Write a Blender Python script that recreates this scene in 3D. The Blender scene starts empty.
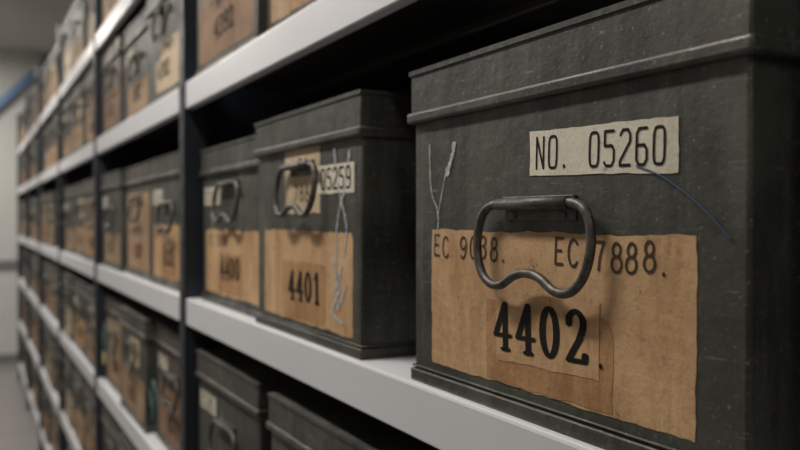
import bpy, bmesh, math, random
from mathutils import Vector, Matrix
random.seed(7)
ZC = 1.45            # eye height
XS = 0.372           # front plane of the shelf lips
XB = 0.383           # front plane of the boxes
FZ, CZ = 0.0, 3.12
sc = bpy.context.scene
sc.view_settings.view_transform = 'Standard'

# ------------------------------------------------------------ materials
def newmat(name):
    m = bpy.data.materials.new(name); m.use_nodes = True
    nt = m.node_tree; b = nt.nodes['Principled BSDF']
    return m, nt, b
def coords(nt, scale=(1,1,1), rnd=True):
    tc = nt.nodes.new('ShaderNodeTexCoord')
    mp = nt.nodes.new('ShaderNodeMapping'); mp.inputs['Scale'].default_value = scale
    nt.links.new(tc.outputs['Object'], mp.inputs['Vector'])
    if rnd:
        oi = nt.nodes.new('ShaderNodeObjectInfo')
        mu = nt.nodes.new('ShaderNodeMath'); mu.operation = 'MULTIPLY'; mu.inputs[1].default_value = 17.3
        nt.links.new(oi.outputs['Random'], mu.inputs[0])
        cb = nt.nodes.new('ShaderNodeCombineXYZ')
        for i in range(3): nt.links.new(mu.outputs[0], cb.inputs[i])
        nt.links.new(cb.outputs[0], mp.inputs['Location'])
    return mp.outputs['Vector']
def noise(nt, vec, scale, detail=5, rough=.6, dist=0):
    n = nt.nodes.new('ShaderNodeTexNoise')
    n.inputs['Scale'].default_value = scale; n.inputs['Detail'].default_value = detail
    n.inputs['Roughness'].default_value = rough; n.inputs['Distortion'].default_value = dist
    nt.links.new(vec, n.inputs['Vector']); return n.outputs['Fac']
def ramp(nt, fac, a, b, ca=(0,0,0,1), cb=(1,1,1,1)):
    r = nt.nodes.new('ShaderNodeValToRGB')
    r.color_ramp.elements[0].position = a; r.color_ramp.elements[0].color = ca
    r.color_ramp.elements[1].position = b; r.color_ramp.elements[1].color = cb
    nt.links.new(fac, r.inputs['Fac']); return r.outputs['Color']
def mix(nt, fac, a, b, mode='MIX'):
    m = nt.nodes.new('ShaderNodeMix'); m.data_type = 'RGBA'; m.blend_type = mode
    for s, v in ((m.inputs[0], fac), (m.inputs[6], a), (m.inputs[7], b)):
        if isinstance(v, (int, float)): s.default_value = v
        elif isinstance(v, tuple): s.default_value = v
        else: nt.links.new(v, s)
    return m.outputs[2]
def mul(nt, a, k):
    m = nt.nodes.new('ShaderNodeMath'); m.operation = 'MULTIPLY'; m.inputs[1].default_value = k
    nt.links.new(a, m.inputs[0]); return m.outputs[0]
def bump(nt, b, h, strength, dist):
    n = nt.nodes.new('ShaderNodeBump'); n.inputs['Strength'].default_value = strength
    n.inputs['Distance'].default_value = dist
    nt.links.new(h, n.inputs['Height']); nt.links.new(n.outputs[0], b.inputs['Normal'])

def tin(name, c0, c1, rust=.5, rough=.5):
    m, nt, b = newmat(name)
    v = coords(nt)
    base = mix(nt, ramp(nt, noise(nt, v, 7, 6, .65), .38, .62), c0, c1)
    base = mix(nt, mul(nt, ramp(nt, noise(nt, v, 5.5, 9, .72, .8), .48, .66), .7), base, (.100, .108, .090, 1))
    vs = coords(nt, (1, 1, .09))
    base = mix(nt, mul(nt, ramp(nt, noise(nt, vs, 55, 5, .7), .50, .70), .40), base, (.12, .125, .108, 1))
    base = mix(nt, mul(nt, ramp(nt, noise(nt, vs, 26, 6, .75, .3), .50, .66), .6), base, (.018, .018, .017, 1))
    vd = coords(nt, (1, .25, 3.0))
    base = mix(nt, mul(nt, ramp(nt, noise(nt, vd, 110, 3, .75, 1.5), .64, .68), .5), base, (.22, .22, .20, 1))
    base = mix(nt, mul(nt, ramp(nt, noise(nt, v, 13, 9, .82), .55, .68), rust), base, (.10, .055, .03, 1))
    base = mix(nt, mul(nt, ramp(nt, noise(nt, v, 130, 5, .75), .60, .67), .75), base, (.10, .06, .033, 1))
    base = mix(nt, mul(nt, ramp(nt, noise(nt, v, 270, 3, .6), .64, .70), .6), base, (.26, .25, .23, 1))
    nt.links.new(base, b.inputs['Base Color'])
    rr = ramp(nt, noise(nt, v, 16, 6, .7), .3, .7, (rough-.12,)*3+(1,), (rough+.2,)*3+(1,))
    nt.links.new(rr, b.inputs['Roughness'])
    b.inputs['Metallic'].default_value = .12
    bump(nt, b, noise(nt, v, 10, 8, .62), .5, .007)
    return m
M_TIN = tin('tin_black', (.026, .029, .025, 1), (.058, .062, .052, 1), .5)
M_RIM = tin('tin_rim', (.022, .023, .021, 1), (.060, .058, .050, 1), .6, .42)
M_TINB = tin('tin_brown', (.045, .037, .030, 1), (.10, .073, .052, 1), .95)

def paper(name, c0, c1, stain, amt=.6, dirt=.7):
    m, nt, b = newmat(name)
    v = coords(nt)
    base = mix(nt, ramp(nt, noise(nt, v, 9, 8, .7), .36, .62), c0, c1)
    vs = coords(nt, (1, 1, .22))
    base = mix(nt, mul(nt, ramp(nt, noise(nt, vs, 18, 7, .78, .9), .46, .66), amt), base, stain)
    vh = coords(nt, (1, .3, 2))
    base = mix(nt, mul(nt, ramp(nt, noise(nt, vh, 60, 6, .75), .5, .72), .35), base, tuple(min(1, c*1.2) for c in c1[:3])+(1,))
    base = mix(nt, mul(nt, ramp(nt, noise(nt, v, 170, 5, .75), .56, .67), .5), base, stain)
    base = mix(nt, mul(nt, ramp(nt, noise(nt, v, 40, 8, .85, .5), .59, .65), .85), base, (stain[0]*.5, stain[1]*.45, stain[2]*.45, 1))
    base = mix(nt, mul(nt, ramp(nt, noise(nt, v, 11, 9, .85, .5), .55, .70), dirt), base, (stain[0]*.7, stain[1]*.62, stain[2]*.5, 1))
    nt.links.new(base, b.inputs['Base Color'])
    b.inputs['Roughness'].default_value = .72
    bump(nt, b, noise(nt, v, 110, 7, .75), .5, .0016)
    return m
M_KRAFT = paper('kraft_label', (.44, .265, .13, 1), (.56, .37, .20, 1), (.28, .14, .055, 1), .7, .55)
M_KRAFT2 = paper('faded_kraft_label', (.29, .185, .10, 1), (.40, .275, .165, 1), (.15, .08, .04, 1), .8)
M_PATCH = paper('gummed_tape', (.34, .18, .075, 1), (.45, .26, .12, 1), (.19, .08, .028, 1), .85)
M_WHITE = paper('printed_label', (.58, .55, .45, 1), (.68, .64, .53, 1), (.42, .36, .27, 1), .35, .5)
M_BEIGE = paper('beige_label', (.46, .37, .25, 1), (.58, .47, .33, 1), (.30, .20, .11, 1), .55)
M_REDD = paper('old_brown_label', (.17, .095, .05, 1), (.27, .165, .095, 1), (.09, .04, .02, 1), .6)
def flat(name, col, rough=.6, metal=0, sc_=60, var=.25):
    m, nt, b = newmat(name); v = coords(nt, rnd=False)
    d = tuple(c*(1-var) for c in col[:3])+(1,)
    nt.links.new(mix(nt, ramp(nt, noise(nt, v, sc_, 5), .35, .65), d, tuple(col[:3])+(1,)), b.inputs['Base Color'])
    b.inputs['Roughness'].default_value = rough; b.inputs['Metallic'].default_value = metal
    return m
M_INK = flat('black_ink', (.008, .007, .006), .75)
M_INK.node_tree.nodes['Principled BSDF'].inputs['Specular IOR Level'].default_value = .2
M_PEN = flat('brown_ink', (.045, .025, .014), .7, sc_=300, var=.5)
M_CHALK = flat('chalk', (.60, .64, .66), .9, sc_=420, var=.7)
M_BLUE = flat('blue_thread', (.04, .08, .17), .8)
M_WIRE = flat('handle_steel', (.13, .118, .105), .48, .6, 160, .6)
M_SHELF = flat('shelf_paint', (.62, .635, .67), .38, 0, 5, .05)
M_UNDER = flat('shelf_underside_shade', (.08, .075, .07), .6, 0, 8, .2)  # shade under the shelves put into the colour, darker than the shelf paint
M_POST = flat('upright_paint', (.020, .025, .036), .45, .1, 20, .2)
M_BACK = flat('back_sheet', (.025, .025, .028), .7, 0, 8, .2)
M_WALL = flat('wall_paint', (.62, .62, .60), .8, 0, 3, .05)
M_WALLD = flat('wall_paint_grey', (.25, .24, .23), .8, 0, 3, .05)
M_CEIL = flat('ceiling_paint', (.50, .48, .45), .9, 0, 3, .06)
M_PIPE = flat('blue_pipe_paint', (.19, .30, .50), .5, 0, 10, .1)
M_CARD = flat('tag_card', (.62, .50, .22), .8)
M_STRING = flat('green_string', (.16, .30, .28), .8)
M_SKIRT = flat('grey_skirting', (.20, .20, .20), .6, 0, 5, .1)
M_HOUS = flat('lamp_housing', (.7, .7, .7), .5)
M_DIFF, nt, b = newmat('lamp_diffuser')
b.inputs['Emission Color'].default_value = (1, .93, .82, 1); b.inputs['Emission Strength'].default_value = 4
M_FLOOR, nt, b = newmat('floor_vinyl')
v = coords(nt, rnd=False)
br = nt.nodes.new('ShaderNodeTexBrick'); br.offset = 0
br.inputs['Scale'].default_value = 1; br.inputs['Brick Width'].default_value = .6; br.inputs['Row Height'].default_value = .6
br.inputs['Mortar Size'].default_value = .008
br.inputs['Color1'].default_value = (.22, .21, .205, 1); br.inputs['Color2'].default_value = (.25, .24, .235, 1)
br.inputs['Mortar'].default_value = (.10, .10, .10, 1)
nt.links.new(v, br.inputs['Vector'])
nt.links.new(mix(nt, mul(nt, noise(nt, v, 30, 6), .3), br.outputs['Color'], (.34, .32, .31, 1)), b.inputs['Base Color'])
b.inputs['Roughness'].default_value = .35

# ------------------------------------------------------------ mesh builder
class MB:
    def __init__(s): s.bm = bmesh.new(); s.mats = []; s.lift = 0.0
    def mi(s, m):
        if m not in s.mats: s.mats.append(m)
        return s.mats.index(m)
    def box(s, x0, x1, y0, y1, z0, z1, m, r=0, seg=2):
        k = s.mi(m)
        vs = [s.bm.verts.new((x, y, z)) for x in (x0, x1) for y in (y0, y1) for z in (z0, z1)]
        F = [(0,1,3,2),(4,6,7,5),(0,4,5,1),(2,3,7,6),(0,2,6,4),(1,5,7,3)]
        fs = [s.bm.faces.new([vs[i] for i in f]) for f in F]
        for f in fs: f.material_index = k
        if r:
            es = list({e for f in fs for e in f.edges})
            g = bmesh.ops.bevel(s.bm, geom=es, offset=r, segments=seg, affect='EDGES', profile=.5)
            for f in g['faces']: f.material_index = k; f.smooth = True
    def poly(s, pts, m):
        f = s.bm.faces.new([s.bm.verts.new(p) for p in pts]); f.material_index = s.mi(m); return f
    def extrude_y(s, prof, y0, y1, m, under=None):
        k = s.mi(m); a = [s.bm.verts.new((x, y0, z)) for x, z in prof]; c = [s.bm.verts.new((x, y1, z)) for x, z in prof]
        n = len(prof)
        for i in range(n):
            f = s.bm.faces.new((a[i], a[(i+1) % n], c[(i+1) % n], c[i])); f.material_index = k
            if under and i in under[1]: f.material_index = s.mi(under[0])
        s.bm.faces.new(a).material_index = k; s.bm.faces.new(c[::-1]).material_index = k
    def tube(s, pts, r, m, closed=False, n=10):
        k = s.mi(m); P = [Vector(p) for p in pts]; N = len(P); rings = []; prev = None
        for i in range(N):
            t = (P[(i+1) % N]-P[i-1]) if closed else (P[min(i+1, N-1)]-P[max(i-1, 0)])
            t.normalize()
            if prev is None: prev = t.orthogonal()
            u = (prev - t*prev.dot(t)).normalized(); prev = u; w = t.cross(u)
            rings.append([s.bm.verts.new(P[i]+r*(math.cos(a)*u+math.sin(a)*w)) for a in [2*math.pi*j/n for j in range(n)]])
        for i in range(N if closed else N-1):
            A, B = rings[i], rings[(i+1) % N]
            off = 0
            if closed and i == N-1:
                off = min(range(n), key=lambda o: (A[0].co-B[o].co).length)
            for j in range(n):
                f = s.bm.faces.new((A[j], A[(j+1) % n], B[(j+1+off) % n], B[(j+off) % n])); f.material_index = k; f.smooth = True
        if not closed:
            for R in (rings[0][::-1], rings[-1]): s.bm.faces.new(R).material_index = k
    def mesh(s, name):
        bmesh.ops.recalc_face_normals(s.bm, faces=s.bm.faces)
        me = bpy.data.meshes.new(name); s.bm.to_mesh(me); s.bm.free()
        for m in s.mats: me.materials.append(m)
        return me
def place(name, me, loc=(0,0,0), rotz=0, parent=None):
    o = bpy.data.objects.new(name, me); o.location = loc; o.rotation_euler = (0, 0, rotz)
    sc.collection.objects.link(o)
    if parent: o.parent = parent
    return o
def crom(p, closed=False, k=6):
    out = []; n = len(p)
    for i in range(n if closed else n-1):
        g = (lambda j: p[j % n]) if closed else (lambda j: p[max(0, min(n-1, j))])
        a, b_, c, d = g(i-1), g(i), g(i+1), g(i+2)
        for q in range(k):
            t = q/k
            out.append(tuple(.5*(2*b_[m]+(c[m]-a[m])*t+(2*a[m]-5*b_[m]+4*c[m]-d[m])*t*t+(3*b_[m]-a[m]-3*c[m]+d[m])*t**3) for m in range(len(b_))))
    if not closed: out.append(tuple(p[-1]))
    return out
# ------------------------------------------------------------ glyphs (pen strokes)
def ell(cx, cz, rx, rz, n=20, e=2.0):
    r = []
    for i in range(n+1):
        a = 2*math.pi*i/n; c, s_ = math.cos(a), math.sin(a)
        r.append((cx+rx*math.copysign(abs(c)**(2/e), c), cz+rz*math.copysign(abs(s_)**(2/e), s_)))
    return r
six = crom([(.5,.86),(.36,.97),(.18,.86),(.07,.6),(.06,.3),(.18,.05),(.38,.02),(.53,.17),(.53,.4),(.38,.55),(.18,.5),(.08,.35)], k=3)
G = {
 '0': [ell(.3,.5,.24,.48)], 'O': [ell(.3,.5,.28,.48)],
 '1': [[(.14,.8),(.3,.99),(.3,0)],[(.16,0),(.44,0)]],
 '2': [crom([(.08,.72),(.1,.88),(.3,.98),(.5,.86),(.52,.68),(.4,.45),(.2,.22),(.05,.03)], k=3)+[(.55,.03),(.57,.16)]],
 '3': [crom([(.07,.85),(.22,.97),(.42,.93),(.5,.77),(.42,.6),(.25,.54)], k=3), crom([(.25,.54),(.45,.48),(.54,.27),(.42,.06),(.2,.02),(.05,.15)], k=3)],
 '4': [[(.42,0),(.42,.99)],[(.42,.99),(.03,.3),(.6,.3)],[(.32,0),(.52,0)]],
 '5': [[(.52,.97),(.13,.97),(.1,.55)], crom([(.1,.55),(.3,.62),(.5,.5),(.54,.28),(.42,.06),(.2,.02),(.05,.12)], k=3)],
 '6': [six], '9': [[(.6-x, 1-z) for x, z in six]],
 '7': [[(.05,.97),(.56,.97)], crom([(.56,.97),(.33,.5),(.24,0)], k=3)],
 '8': [ell(.3,.75,.2,.23,16), ell(.3,.27,.26,.27,16)],
 'E': [[(.52,.98),(.08,.98),(.08,.02),(.54,.02)],[(.08,.52),(.44,.52)]],
 'C': [crom([(.55,.82),(.42,.96),(.22,.94),(.07,.7),(.06,.35),(.2,.06),(.42,.03),(.56,.17)], k=3)],
 'N': [[(.06,0),(.06,1),(.54,0),(.54,1)]], '.': [ell(.2,.04,.02,.02,6)],
}
sixp = [(.55,1),(.17,1),(.05,.86),(.05,.14),(.17,0),(.45,0),(.57,.14),(.57,.4),(.45,.54),(.05,.54)]
GP = dict(G); GP.update({
 '0': [ell(.31,.5,.26,.5,28,4)], 'O': [ell(.31,.5,.26,.5,28,4)],
 '2': [[(.05,.86),(.17,1),(.45,1),(.57,.86),(.57,.66),(.05,.12),(.05,0),(.58,0)]],
 '5': [[(.55,1),(.06,1),(.06,.58),(.45,.58),(.57,.44),(.57,.14),(.45,0),(.15,0),(.04,.1)]],
 '6': [sixp], '9': [[(.62-x, 1-z) for x, z in sixp]],
 '7': [[(.05,1),(.57,1),(.25,0)]], '8': [ell(.31,.77,.22,.23,20,3.5), ell(.31,.27,.26,.27,20,3.5)],
})
def hull(pts):
    pts = sorted(set(pts))
    def half(ps):
        h = []
        for p in ps:
            while len(h) > 1 and (h[-1][0]-h[-2][0])*(p[1]-h[-2][1])-(h[-1][1]-h[-2][1])*(p[0]-h[-2][0]) <= 1e-14: h.pop()
            h.append(p)
        return h
    a = half(pts); b_ = half(pts[::-1]); return a[:-1]+b_[:-1]
def stroke(mb, pts, x, W, m, nx, nz):
    """pts in (t,z): t runs left->right as seen from the aisle"""
    nib = [(nx*math.cos(a), nz*math.sin(a)) for a in [math.pi/4*i for i in range(8)]]
    for i, (p, q) in enumerate(zip(pts, pts[1:])):
        h = hull([(c[0]+d[0], c[1]+d[1]) for c in (p, q) for d in nib])
        mb.lift = (mb.lift+7e-6) % 1.6e-4          # successive strokes of ink lie on one another
        if len(h) > 2: mb.poly([(x-mb.lift, W-t, z) for t, z in h], m)
def chalk(mb, pts, x, W, w):
    """dry chalk line: broken flecks of varying width along the path"""
    P = crom(pts, k=14)
    for p, q in zip(P, P[1:]):
        for r in range(3):
            if random.random() < .22: continue
            f = (r+random.random()*.5)/3; g = min(1, f+.45)
            o = random.uniform(-.5, .5)*w
            a = (p[0]+(q[0]-p[0])*f+o, p[1]+(q[1]-p[1])*f); c = (p[0]+(q[0]-p[0])*g+o, p[1]+(q[1]-p[1])*g)
            s = random.uniform(.35, .8)*w
            stroke(mb, [a, c], x, W, M_CHALK, s, s)
def text(mb, s, t0, z0, pitch, cw, h, x, W, m, nx, nz, tilt=0, font=G, jit=0):
    for i, ch in enumerate(s):
        if ch == ' ' or ch not in font: continue
        dz, dx, sh = (random.uniform(-1, 1)*jit*h, random.uniform(-1, 1)*jit*h, random.uniform(-.3, 1)*jit)
        for ps in font[ch]:
            P = []
            for a, c in ps:
                tt = i*pitch+a/.6*cw+dx+sh*c*h; zz = c*h+dz
                P.append((t0+tt*math.cos(tilt)-zz*math.sin(tilt), z0+tt*math.sin(tilt)+zz*math.cos(tilt)))
            stroke(mb, P, x, W, m, nx, nz)
def label(mb, t0, t1, z0, z1, x, W, m, jit=.0008, skew=0, chips=()):
    """torn/jittered paper rectangle; chips = corners (0..3) that have been torn off"""
    c = [(t0, z0), (t1, z0+skew), (t1, z1+skew), (t0, z1)]
    pts = []
    for i in range(4):
        a, b_ = c[i], c[(i+1) % 4]
        n = max(3, int(math.dist(a, b_)/.006)); w = 0
        for j in range(n):
            f = j/n; w = .6*w+random.uniform(-jit, jit)
            pts.append([a[0]+(b_[0]-a[0])*f+(w if i % 2 else 0), a[1]+(b_[1]-a[1])*f+(0 if i % 2 else w)])
    for k in chips:
        cc = c[k]; R = random.uniform(.006, .011)
        cen = ((t0+t1)/2, (z0+z1)/2)
        for p in pts:
            d = math.dist(p, cc)
            if d < R:
                g = (R-d)/R*.4*R
                p[0] += g*(1 if cen[0] > p[0] else -1); p[1] += g*(1 if cen[1] > p[1] else -1)
    mb.poly([(x, W-t, z) for t, z in pts], m)

HS = [(0,-.0560),(.017,-.0590),(.036,-.0680),(.054,-.0665),(.068,-.053),(.0735,-.030),(.068,-.0095),(.054,-.0008)]
def handle(mb, tc, zp, W, s=1, tilt=0, r=.0035):
    side = [(a*s, z*s) for a, z in HS]
    loop = side + [(.030*s, 0), (-.030*s, 0)] + [(-a, z) for a, z in side[:0:-1]]
    sm = crom(loop, True, 5)
    pts = []
    for a, z in sm:
        xx = -.0085 - .004*min(1, abs(z)/.06) + tilt*z
        pts.append((xx, W-tc-a, zp+z))
    mb.tube(pts, r*s, M_WIRE, True, 10)
    # folded tin sleeve, its fixing plate and two rivets
    mb.tube([(-.0085, W-tc-.046*s, zp), (-.0085, W-tc+.046*s, zp)], .0050*s, M_RIM, False, 14)
    mb.box(-.0045, .0002, W-tc-.046*s, W-tc+.046*s, zp-.004, zp+.006, M_RIM, .0008, 1)
    mb.box(-.0016, .0002, W-tc-.046*s, W-tc+.046*s, zp-.013, zp+.006, M_RIM, .0005, 1)
    for q in (-.032, .032):
        mb.box(-.0030, -.001, W-tc+q*s-.0028, W-tc+q*s+.0028, zp-.0118, zp-.0064, M_WIRE, .0010, 2)

def box_shell(mb, W, H, Dp, m, lid=.052, fold=.010):
    mb.box(0, Dp, 0, W, .002, H-.01, m, .003, 2)
    mb.box(-.0035, Dp+.0035, -.0035, W+.0035, 0, .012, M_RIM, .0018, 2)           # foot band
    mb.box(-.0022, Dp+.0022, -.0022, W+.0022, .0135, .0155, M_RIM, .0008, 1)
    zl = H-lid
    mb.box(-.003, Dp+.003, -.003, W+.003, zl, H-.004, m, .002, 2)                 # lid skirt
    mb.box(-.0065, Dp+.0065, -.0065, W+.0065, zl-.001, zl+fold, M_RIM, .003, 3)   # rolled lip
    k = mb.mi(m)
    a = [mb.bm.verts.new(p) for p in ((-.0045,-.0045,H-.006),(Dp+.0045,-.0045,H-.006),(Dp+.0045,W+.0045,H-.006),(-.0045,W+.0045,H-.006))]
    b1 = [mb.bm.verts.new(p) for p in ((-.0045,-.0045,H-.0015),(Dp+.0045,-.0045,H-.0015),(Dp+.0045,W+.0045,H-.0015),(-.0045,W+.0045,H-.0015))]
    c = [mb.bm.verts.new(p) for p in ((.012,.012,H),(Dp-.012,.012,H),(Dp-.012,W-.012,H),(.012,W-.012,H))]
    for A, B in ((a, b1), (b1, c)):
        for i in range(4): mb.bm.faces.new((A[i], A[(i+1) % 4], B[(i+1) % 4], B[i])).material_index = k
    mb.bm.faces.new(c).material_index = k; mb.bm.faces.new(a[::-1]).material_index = k

H0 = .302
def box_4402():
    W = .382; mb = MB(); box_shell(mb, W, H0, .42, M_TIN)
    label(mb, .034, .345, .023, .147, -.0004, W, M_KRAFT, .0008)
    label(mb, .124, .274, .0235, .090, -.0007, W, M_PATCH, .0008, .001, (2,))
    label(mb, .139, .262, .042, .097, -.0010, W, M_KRAFT, .0006, .003)
    label(mb, .183, .331, .1905, .2250, -.0006, W, M_WHITE, .0004, -.0045)
    text(mb, 'NO. 05260', .1905, .1960, .01495, .0104, .0235, -.0009, W, M_INK, .0010, .0010, -.031, GP)
    text(mb, '4402', .138, .0510, .0302, .0205, .0375, -.0013, W, M_INK, .0037, .0018, .035, G)
    text(mb, '.', .256, .054, .03, .0225, .037, -.0013, W, M_INK, .0012, .0012, .05, G)
    text(mb, 'EC 9038.', .038, .1225, .0152, .0108, .0195, -.0008, W, M_PEN, .00095, .00095, 0, G, .06)
    text(mb, 'EC 7888.', .213, .1225, .0148, .0108, .0200, -.0008, W, M_PEN, .00105, .00105, 0, G, .06)
    chalk(mb, [(.029,.227),(.030,.205),(.033,.182),(.045,.160),(.041,.126)], -.0006, W, .0012)
    chalk(mb, [(.060,.205),(.052,.182),(.044,.160)], -.0006, W, .0009)
    chalk(mb, [(.073,.225),(.069,.214),(.061,.198)], -.0006, W, .0030)
    mb.tube([(-.001, W-t, z) for t, z in crom([(.296,.192),(.318,.184),(.347,.166),(.372,.144)], k=5)], .0005, M_BLUE, False, 5)
    handle(mb, .1945, .1690, W, .945, 0, .0038)
    return mb.mesh('metal_deed_box'), W
def box_4401():
    W = .365; mb = MB(); box_shell(mb, W, H0, .42, M_TIN)
    label(mb, .033, .342, .021, .141, -.0004, W, M_KRAFT, .001, 0, (2,))
    label(mb, .11, .262, .024, .10, -.0007, W, M_PATCH, .0008)
    label(mb, .120, .246, .164, .250, -.0005, W, M_BEIGE, .001)
    label(mb, .236, .347, .188, .223, -.0008, W, M_WHITE, .0005, -.001)
    text(mb, '05259', .250, .1935, .0185, .0130, .024, -.0012, W, M_INK, .0013, .0013, 0, GP)
    text(mb, '4401', .136, .049, .0300, .0205, .0375, -.0012, W, M_INK, .0039, .0020, .02, G)
    text(mb, 'EC', .170, .215, .020, .014, .020, -.0009, W, M_PEN, .0013, .0013, 0, G, .05)
    text(mb, '7887', .156, .180, .020, .014, .020, -.0009, W, M_PEN, .0013, .0013, 0, G, .05)
    for p in ([(.334,.236),(.325,.20),(.30,.155),(.295,.10)], [(.29,.24),(.30,.20),(.325,.15),(.318,.115)],
              [(.29,.07),(.31,.10),(.30,.05),(.325,.08)], [(.28,.11),(.30,.075),(.285,.045),(.315,.035)]):
        chalk(mb, p, -.0009, W, .0024)
    handle(mb, .185, .226, W, .94, .05, .0042)
    return mb.mesh('metal_deed_box'), W
def box_var(W, H, num, ec, kind, hz=.222, numlab=True, bodym=None):
    mb = MB(); body = bodym or M_TIN
    box_shell(mb, W, H, .42, body)
    k = H/.302
    lm = {0: M_KRAFT, 1: M_KRAFT2, 2: M_REDD, 3: M_KRAFT2, 4: M_BEIGE, 5: M_KRAFT2}[kind]
    t1 = W-.02
    ztop = {0: .142, 1: .13, 2: .15, 3: .225, 4: .142, 5: .11}[kind]*k
    t0_ = {4: .14, 5: .06}.get(kind, .022)
    label(mb, t0_, t1, .020, ztop, -.0004, W, lm, .0015, 0, (random.randrange(4),))
    c = W/2
    label(mb, c-.075, c+.07, .024, .095, -.0007, W, M_PATCH if kind in (0, 3) else lm, .001)
    text(mb, num, c-.055, .049, .0300, .0205, .0375, -.0012, W, M_INK, .0042, .0022, random.uniform(-.03, .05), G)
    if kind != 5: text(mb, ec, t0_+.02, .112*k, .018, .012, .019, -.0008, W, M_PEN, .0013, .0013, 0, G, .06)
    if numlab:
        label(mb, .015, .12, .190*k, .224*k, -.0008, W, M_WHITE if kind != 3 else M_BEIGE, .0005)
        text(mb, '0'+str(5000+random.randint(100, 290)), .024, .1955*k, .0185, .013, .023, -.0012, W, M_INK, .0013, .0013, 0, GP)
    if kind in (1,):
        label(mb, c-.03, c+.10, .155*k, .235*k, -.0005, W, M_BEIGE, .0012)
    for q in range(2):
        t = random.uniform(.05, W-.05); z = random.uniform(.1, .2)
        chalk(mb, [(t, z), (t+random.uniform(-.02, .02), z-.03), (t+random.uniform(-.03, .03), z-.07)], -.0010, W, .0014)
    handle(mb, c+.014+random.uniform(-.01, .01), hz*k, W, .96, .04, .004)
    return mb.mesh('metal_deed_box'), W
def put(meW, yfar, zshelf, dx=0, rot=0):
    me, W = meW
    place('metal_deed_box', me, (XB+dx, yfar-W, zshelf), rot)

ZT = [ZC-1.30, ZC-.92, ZC-.539, ZC-.158, ZC+.266, ZC+.615]     # shelf top heights
HB = [.30, .30, .285, H0, .272, .285]
put(box_4402(), .683, ZT[3], 0)
put(box_4401(), 1.169, ZT[3], 0)
put(box_var(.362, .290, '4400', 'EC 7886', 0, .226), 1.546, ZT[3], .014)
put(box_var(.375, H0, '4403', 'EC 9040', 1, .170), .225, ZT[3], .004)
VAR = {}
def variants(W, H):
    key = (round(W, 3), round(H, 3))
    if key not in VAR:
        L = []
        for i in range(6):
            L.append(box_var(W, H, str(4300+random.randint(1, 99)), 'EC 7'+str(random.randint(100, 999)), i,
                             random.choice([.215, .222, .19]), i % 3 != 1, (M_TINB if i in (2, 3) else M_TIN)))
        VAR[key] = L
    return VAR[key]
POSTS = [-.27, 1.605, 2.875, 4.145, 5.415, 6.685, 7.955]
for lv, ys in ((5, (1.53, 1.155, .775, .395, .015)), (4, (1.535, 1.158, .780, .40, .015)), (2, (1.55, 1.115, .735, .355, -.0)),
               (1, (1.54, 1.16, .78, .40, .02)), (0, (1.54, 1.16, .78, .40, .02))):
    V = variants(.368 if lv in (4,) else .362, HB[lv])
    for i, y in enumerate(ys):
        if y-.37 < POSTS[0]+.04: continue
        pick = {(4, 0): 2, (4, 1): 3, (2, 0): 5, (2, 1): 1, (2, 2): 0}.get((lv, i), random.randrange(6))
        put(V[pick], y, ZT[lv], random.uniform(0, .012), random.uniform(-.01, .01))
for bi in range(1, 6):
    ya, yb = POSTS[bi]+.030, POSTS[bi+1]-.030
    for lv in range(6):
        n = 3
        pitch = (yb-ya)/n
        V = variants(.362 if lv != 3 else .368, HB[lv])
        order = random.sample(range(6), 3)
        for j in range(n):
            if random.random() < .05 and bi > 1: continue
            W = V[0][1]
            y = ya + pitch*(j+.5) + W/2
            pick = {(1, 4, 0): 4, (1, 4, 1): 5, (1, 4, 2): 2, (1, 3, 0): 0, (1, 3, 1): 3, (1, 3, 2): 5}.get((bi, lv, j), order[j])
            put(V[pick], y, ZT[lv], random.uniform(0, .018), random.uniform(-.012, .012))

# ------------------------------------------------------------ shelving units (one per bay)
DS = .50
for i in range(6):
    y0, y1 = POSTS[i]+.022, POSTS[i+1]-.022
    e = bpy.data.objects.new('metal_shelving_unit', None); sc.collection.objects.link(e)
    for k, z in enumerate(ZT):
        mb = MB()
        x0 = XS
        prof = [(x0+.0015,-.052),(x0,-.0505),(x0,-.003),(x0+.0008,-.0008),(x0+.003,0),(x0+DS,0),(x0+DS,-.03),(x0+DS-.003,-.03),
                (x0+DS-.003,-.003),(x0+.016,-.003),(x0+.016,-.052)]
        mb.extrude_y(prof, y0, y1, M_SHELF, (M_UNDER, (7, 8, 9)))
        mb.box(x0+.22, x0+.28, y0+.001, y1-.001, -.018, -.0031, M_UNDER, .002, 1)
        place('shelf_%d' % (k+1), mb.mesh('shelf'), (0, 0, z), 0, e)
    mb = MB()
    mb.box(XS+DS+.002, XS+DS+.005, y0-.02, y1+.02, .02, ZC+.93, M_BACK)
    place('back_sheet', mb.mesh('back_sheet'), (0,0,0), 0, e)
    mb = MB()
    for yy in ([POSTS[i+1]] + ([POSTS[0]] if i == 0 else [])):
        ztop = ZC+.93
        mb.box(XS-.003, XS, yy-.0215, yy+.0215, 0, ztop, M_POST, .0008, 1)
        mb.box(XS-.003, XS+.045, yy-.0215, yy-.0185, 0, ztop, M_POST)
        mb.box(XS-.003, XS+.045, yy+.0185, yy+.0215, 0, ztop, M_POST)
        mb.box(XS+DS-.045, XS+DS, yy-.0215, yy+.0215, 0, ztop, M_POST, .001, 1)
        mb.box(XS+.045, XS+DS-.045, yy-.0015, yy+.0015, .05, ztop-.01, M_POST)
        mb.box(XS-.012, XS+.055, yy-.03, yy+.03, 0, .006, M_POST, .001, 1)
        for zz in [j*.05+.04 for j in range(46)]:
            mb.box(XS-.0036, XS-.0028, yy-.004, yy+.004, zz, zz+.018, M_BACK)
    place('upright', mb.mesh('upright'), (0,0,0), 0, e)

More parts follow.
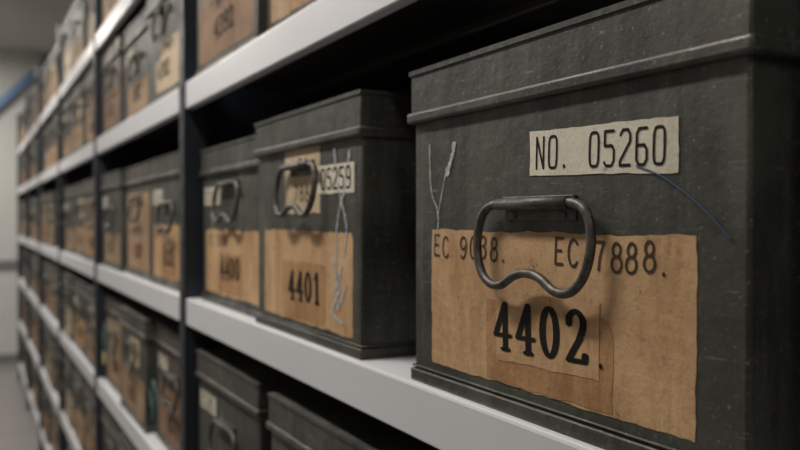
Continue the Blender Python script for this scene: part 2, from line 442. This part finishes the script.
# ------------------------------------------------------------ tags and strings hanging from handles
def tag(y, z, with_card=True, x=XB-.020, L=.09):
    mb = MB()
    pts = crom([(0, 0, 0), (-.004, .012, -L*.3), (-.003, -.004, -L*.65), (-.002, .004, -L)], k=6)
    mb.tube(pts, .0016, M_STRING, False, 6)
    mb.tube(crom([(0, 0, 0), (-.002, -.03, -.01), (0, -.05, -.05), (0, -.045, -.10)], k=5), .0014, M_STRING, False, 6)
    if with_card:
        mb.box(-.0035, -.0025, -.022, .026, -L-.035, -L+.002, M_CARD, .0004, 1)
    place('string_tag', mb.mesh('string_tag'), (x, y, z))
tag(2.60, ZT[2]+.215, True); tag(1.86, ZT[2]+.17, False)

# ------------------------------------------------------------ room
YE = 8.9
def slab(name, x0, x1, y0, y1, z0, z1, m):
    mb = MB(); mb.box(x0, x1, y0, y1, z0, z1, m); return place(name, mb.mesh(name))
slab('floor', -1.35, 1.30, -2.6, YE, -.1, 0, M_FLOOR)
slab('ceiling', -1.35, 1.30, -2.6, YE, CZ, CZ+.1, M_CEIL)
slab('wall_far', -1.35, 1.30, YE, YE+.1, -.1, CZ+.1, M_WALL)
slab('wall_left', -1.45, -1.35, -2.6, YE+.1, -.1, CZ+.1, M_WALLD)
slab('wall_right', 1.30, 1.40, -2.6, YE+.1, -.1, CZ+.1, M_WALL)
slab('wall_near', -1.35, 1.30, -2.7, -2.6, -.1, CZ+.1, M_WALL)
slab('baseboard_far', -1.35, 1.30, YE-.015, YE, 0, .09, M_SKIRT)
slab('trim_1', -1.35, 1.30, YE-.03, YE, .95, 1.03, M_SKIRT)
mb = MB()
mb.tube([(-.35, YE-.06, 1.95), (.25, YE-.06, 2.57), (.78, YE-.06, 3.118)], .045, M_PIPE, False, 14)
for f in (.12, .9):
    x = -.35+1.05*f; z = 1.95+1.085*f
    mb.box(x-.03, x+.03, YE-.11, YE, z-.06, z+.06, M_SHELF, .004, 1)
place('blue_conduit_pipe', mb.mesh('blue_conduit_pipe'))

for i, (y, p) in enumerate(((-1.3, 10), (1.5, 42), (4.4, 42), (7.3, 48))):  # first entry is a weak fill added behind the camera for dark box sides
    mb = MB()
    mb.box(-.09, .09, -.62, .62, -.05, 0, M_HOUS, .008, 2)
    mb.box(-.075, .075, -.60, .60, -.065, -.045, M_DIFF, .008, 2)
    o = place('fluorescent_ceiling_light', mb.mesh('fluorescent_ceiling_light'), (-.40, y, CZ))
    L = bpy.data.lights.new('tube_lamp', 'AREA'); L.shape = 'RECTANGLE'; L.size = .16; L.size_y = 1.2
    L.energy = p; L.color = (1, .94, .86)
    lo = bpy.data.objects.new('tube_lamp', L); sc.collection.objects.link(lo); lo.parent = o; lo.location = (0, 0, -.075)

w = bpy.data.worlds.new('room_world'); sc.world = w; w.use_nodes = True
w.node_tree.nodes['Background'].inputs[0].default_value = (.5, .5, .5, 1)
w.node_tree.nodes['Background'].inputs[1].default_value = .2

# ------------------------------------------------------------ camera
cam = bpy.data.cameras.new('camera'); co = bpy.data.objects.new('camera', cam); sc.collection.objects.link(co)
cam.sensor_width = 36; cam.lens = 36; cam.clip_start = .02
th = math.atan(429/800); pitch = math.atan(7/800)
co.location = (0, 0, ZC); co.rotation_euler = (math.pi/2-pitch, 0, -th)
cam.dof.use_dof = True; cam.dof.focus_distance = .59; cam.dof.aperture_fstop = 5.6
sc.camera = co
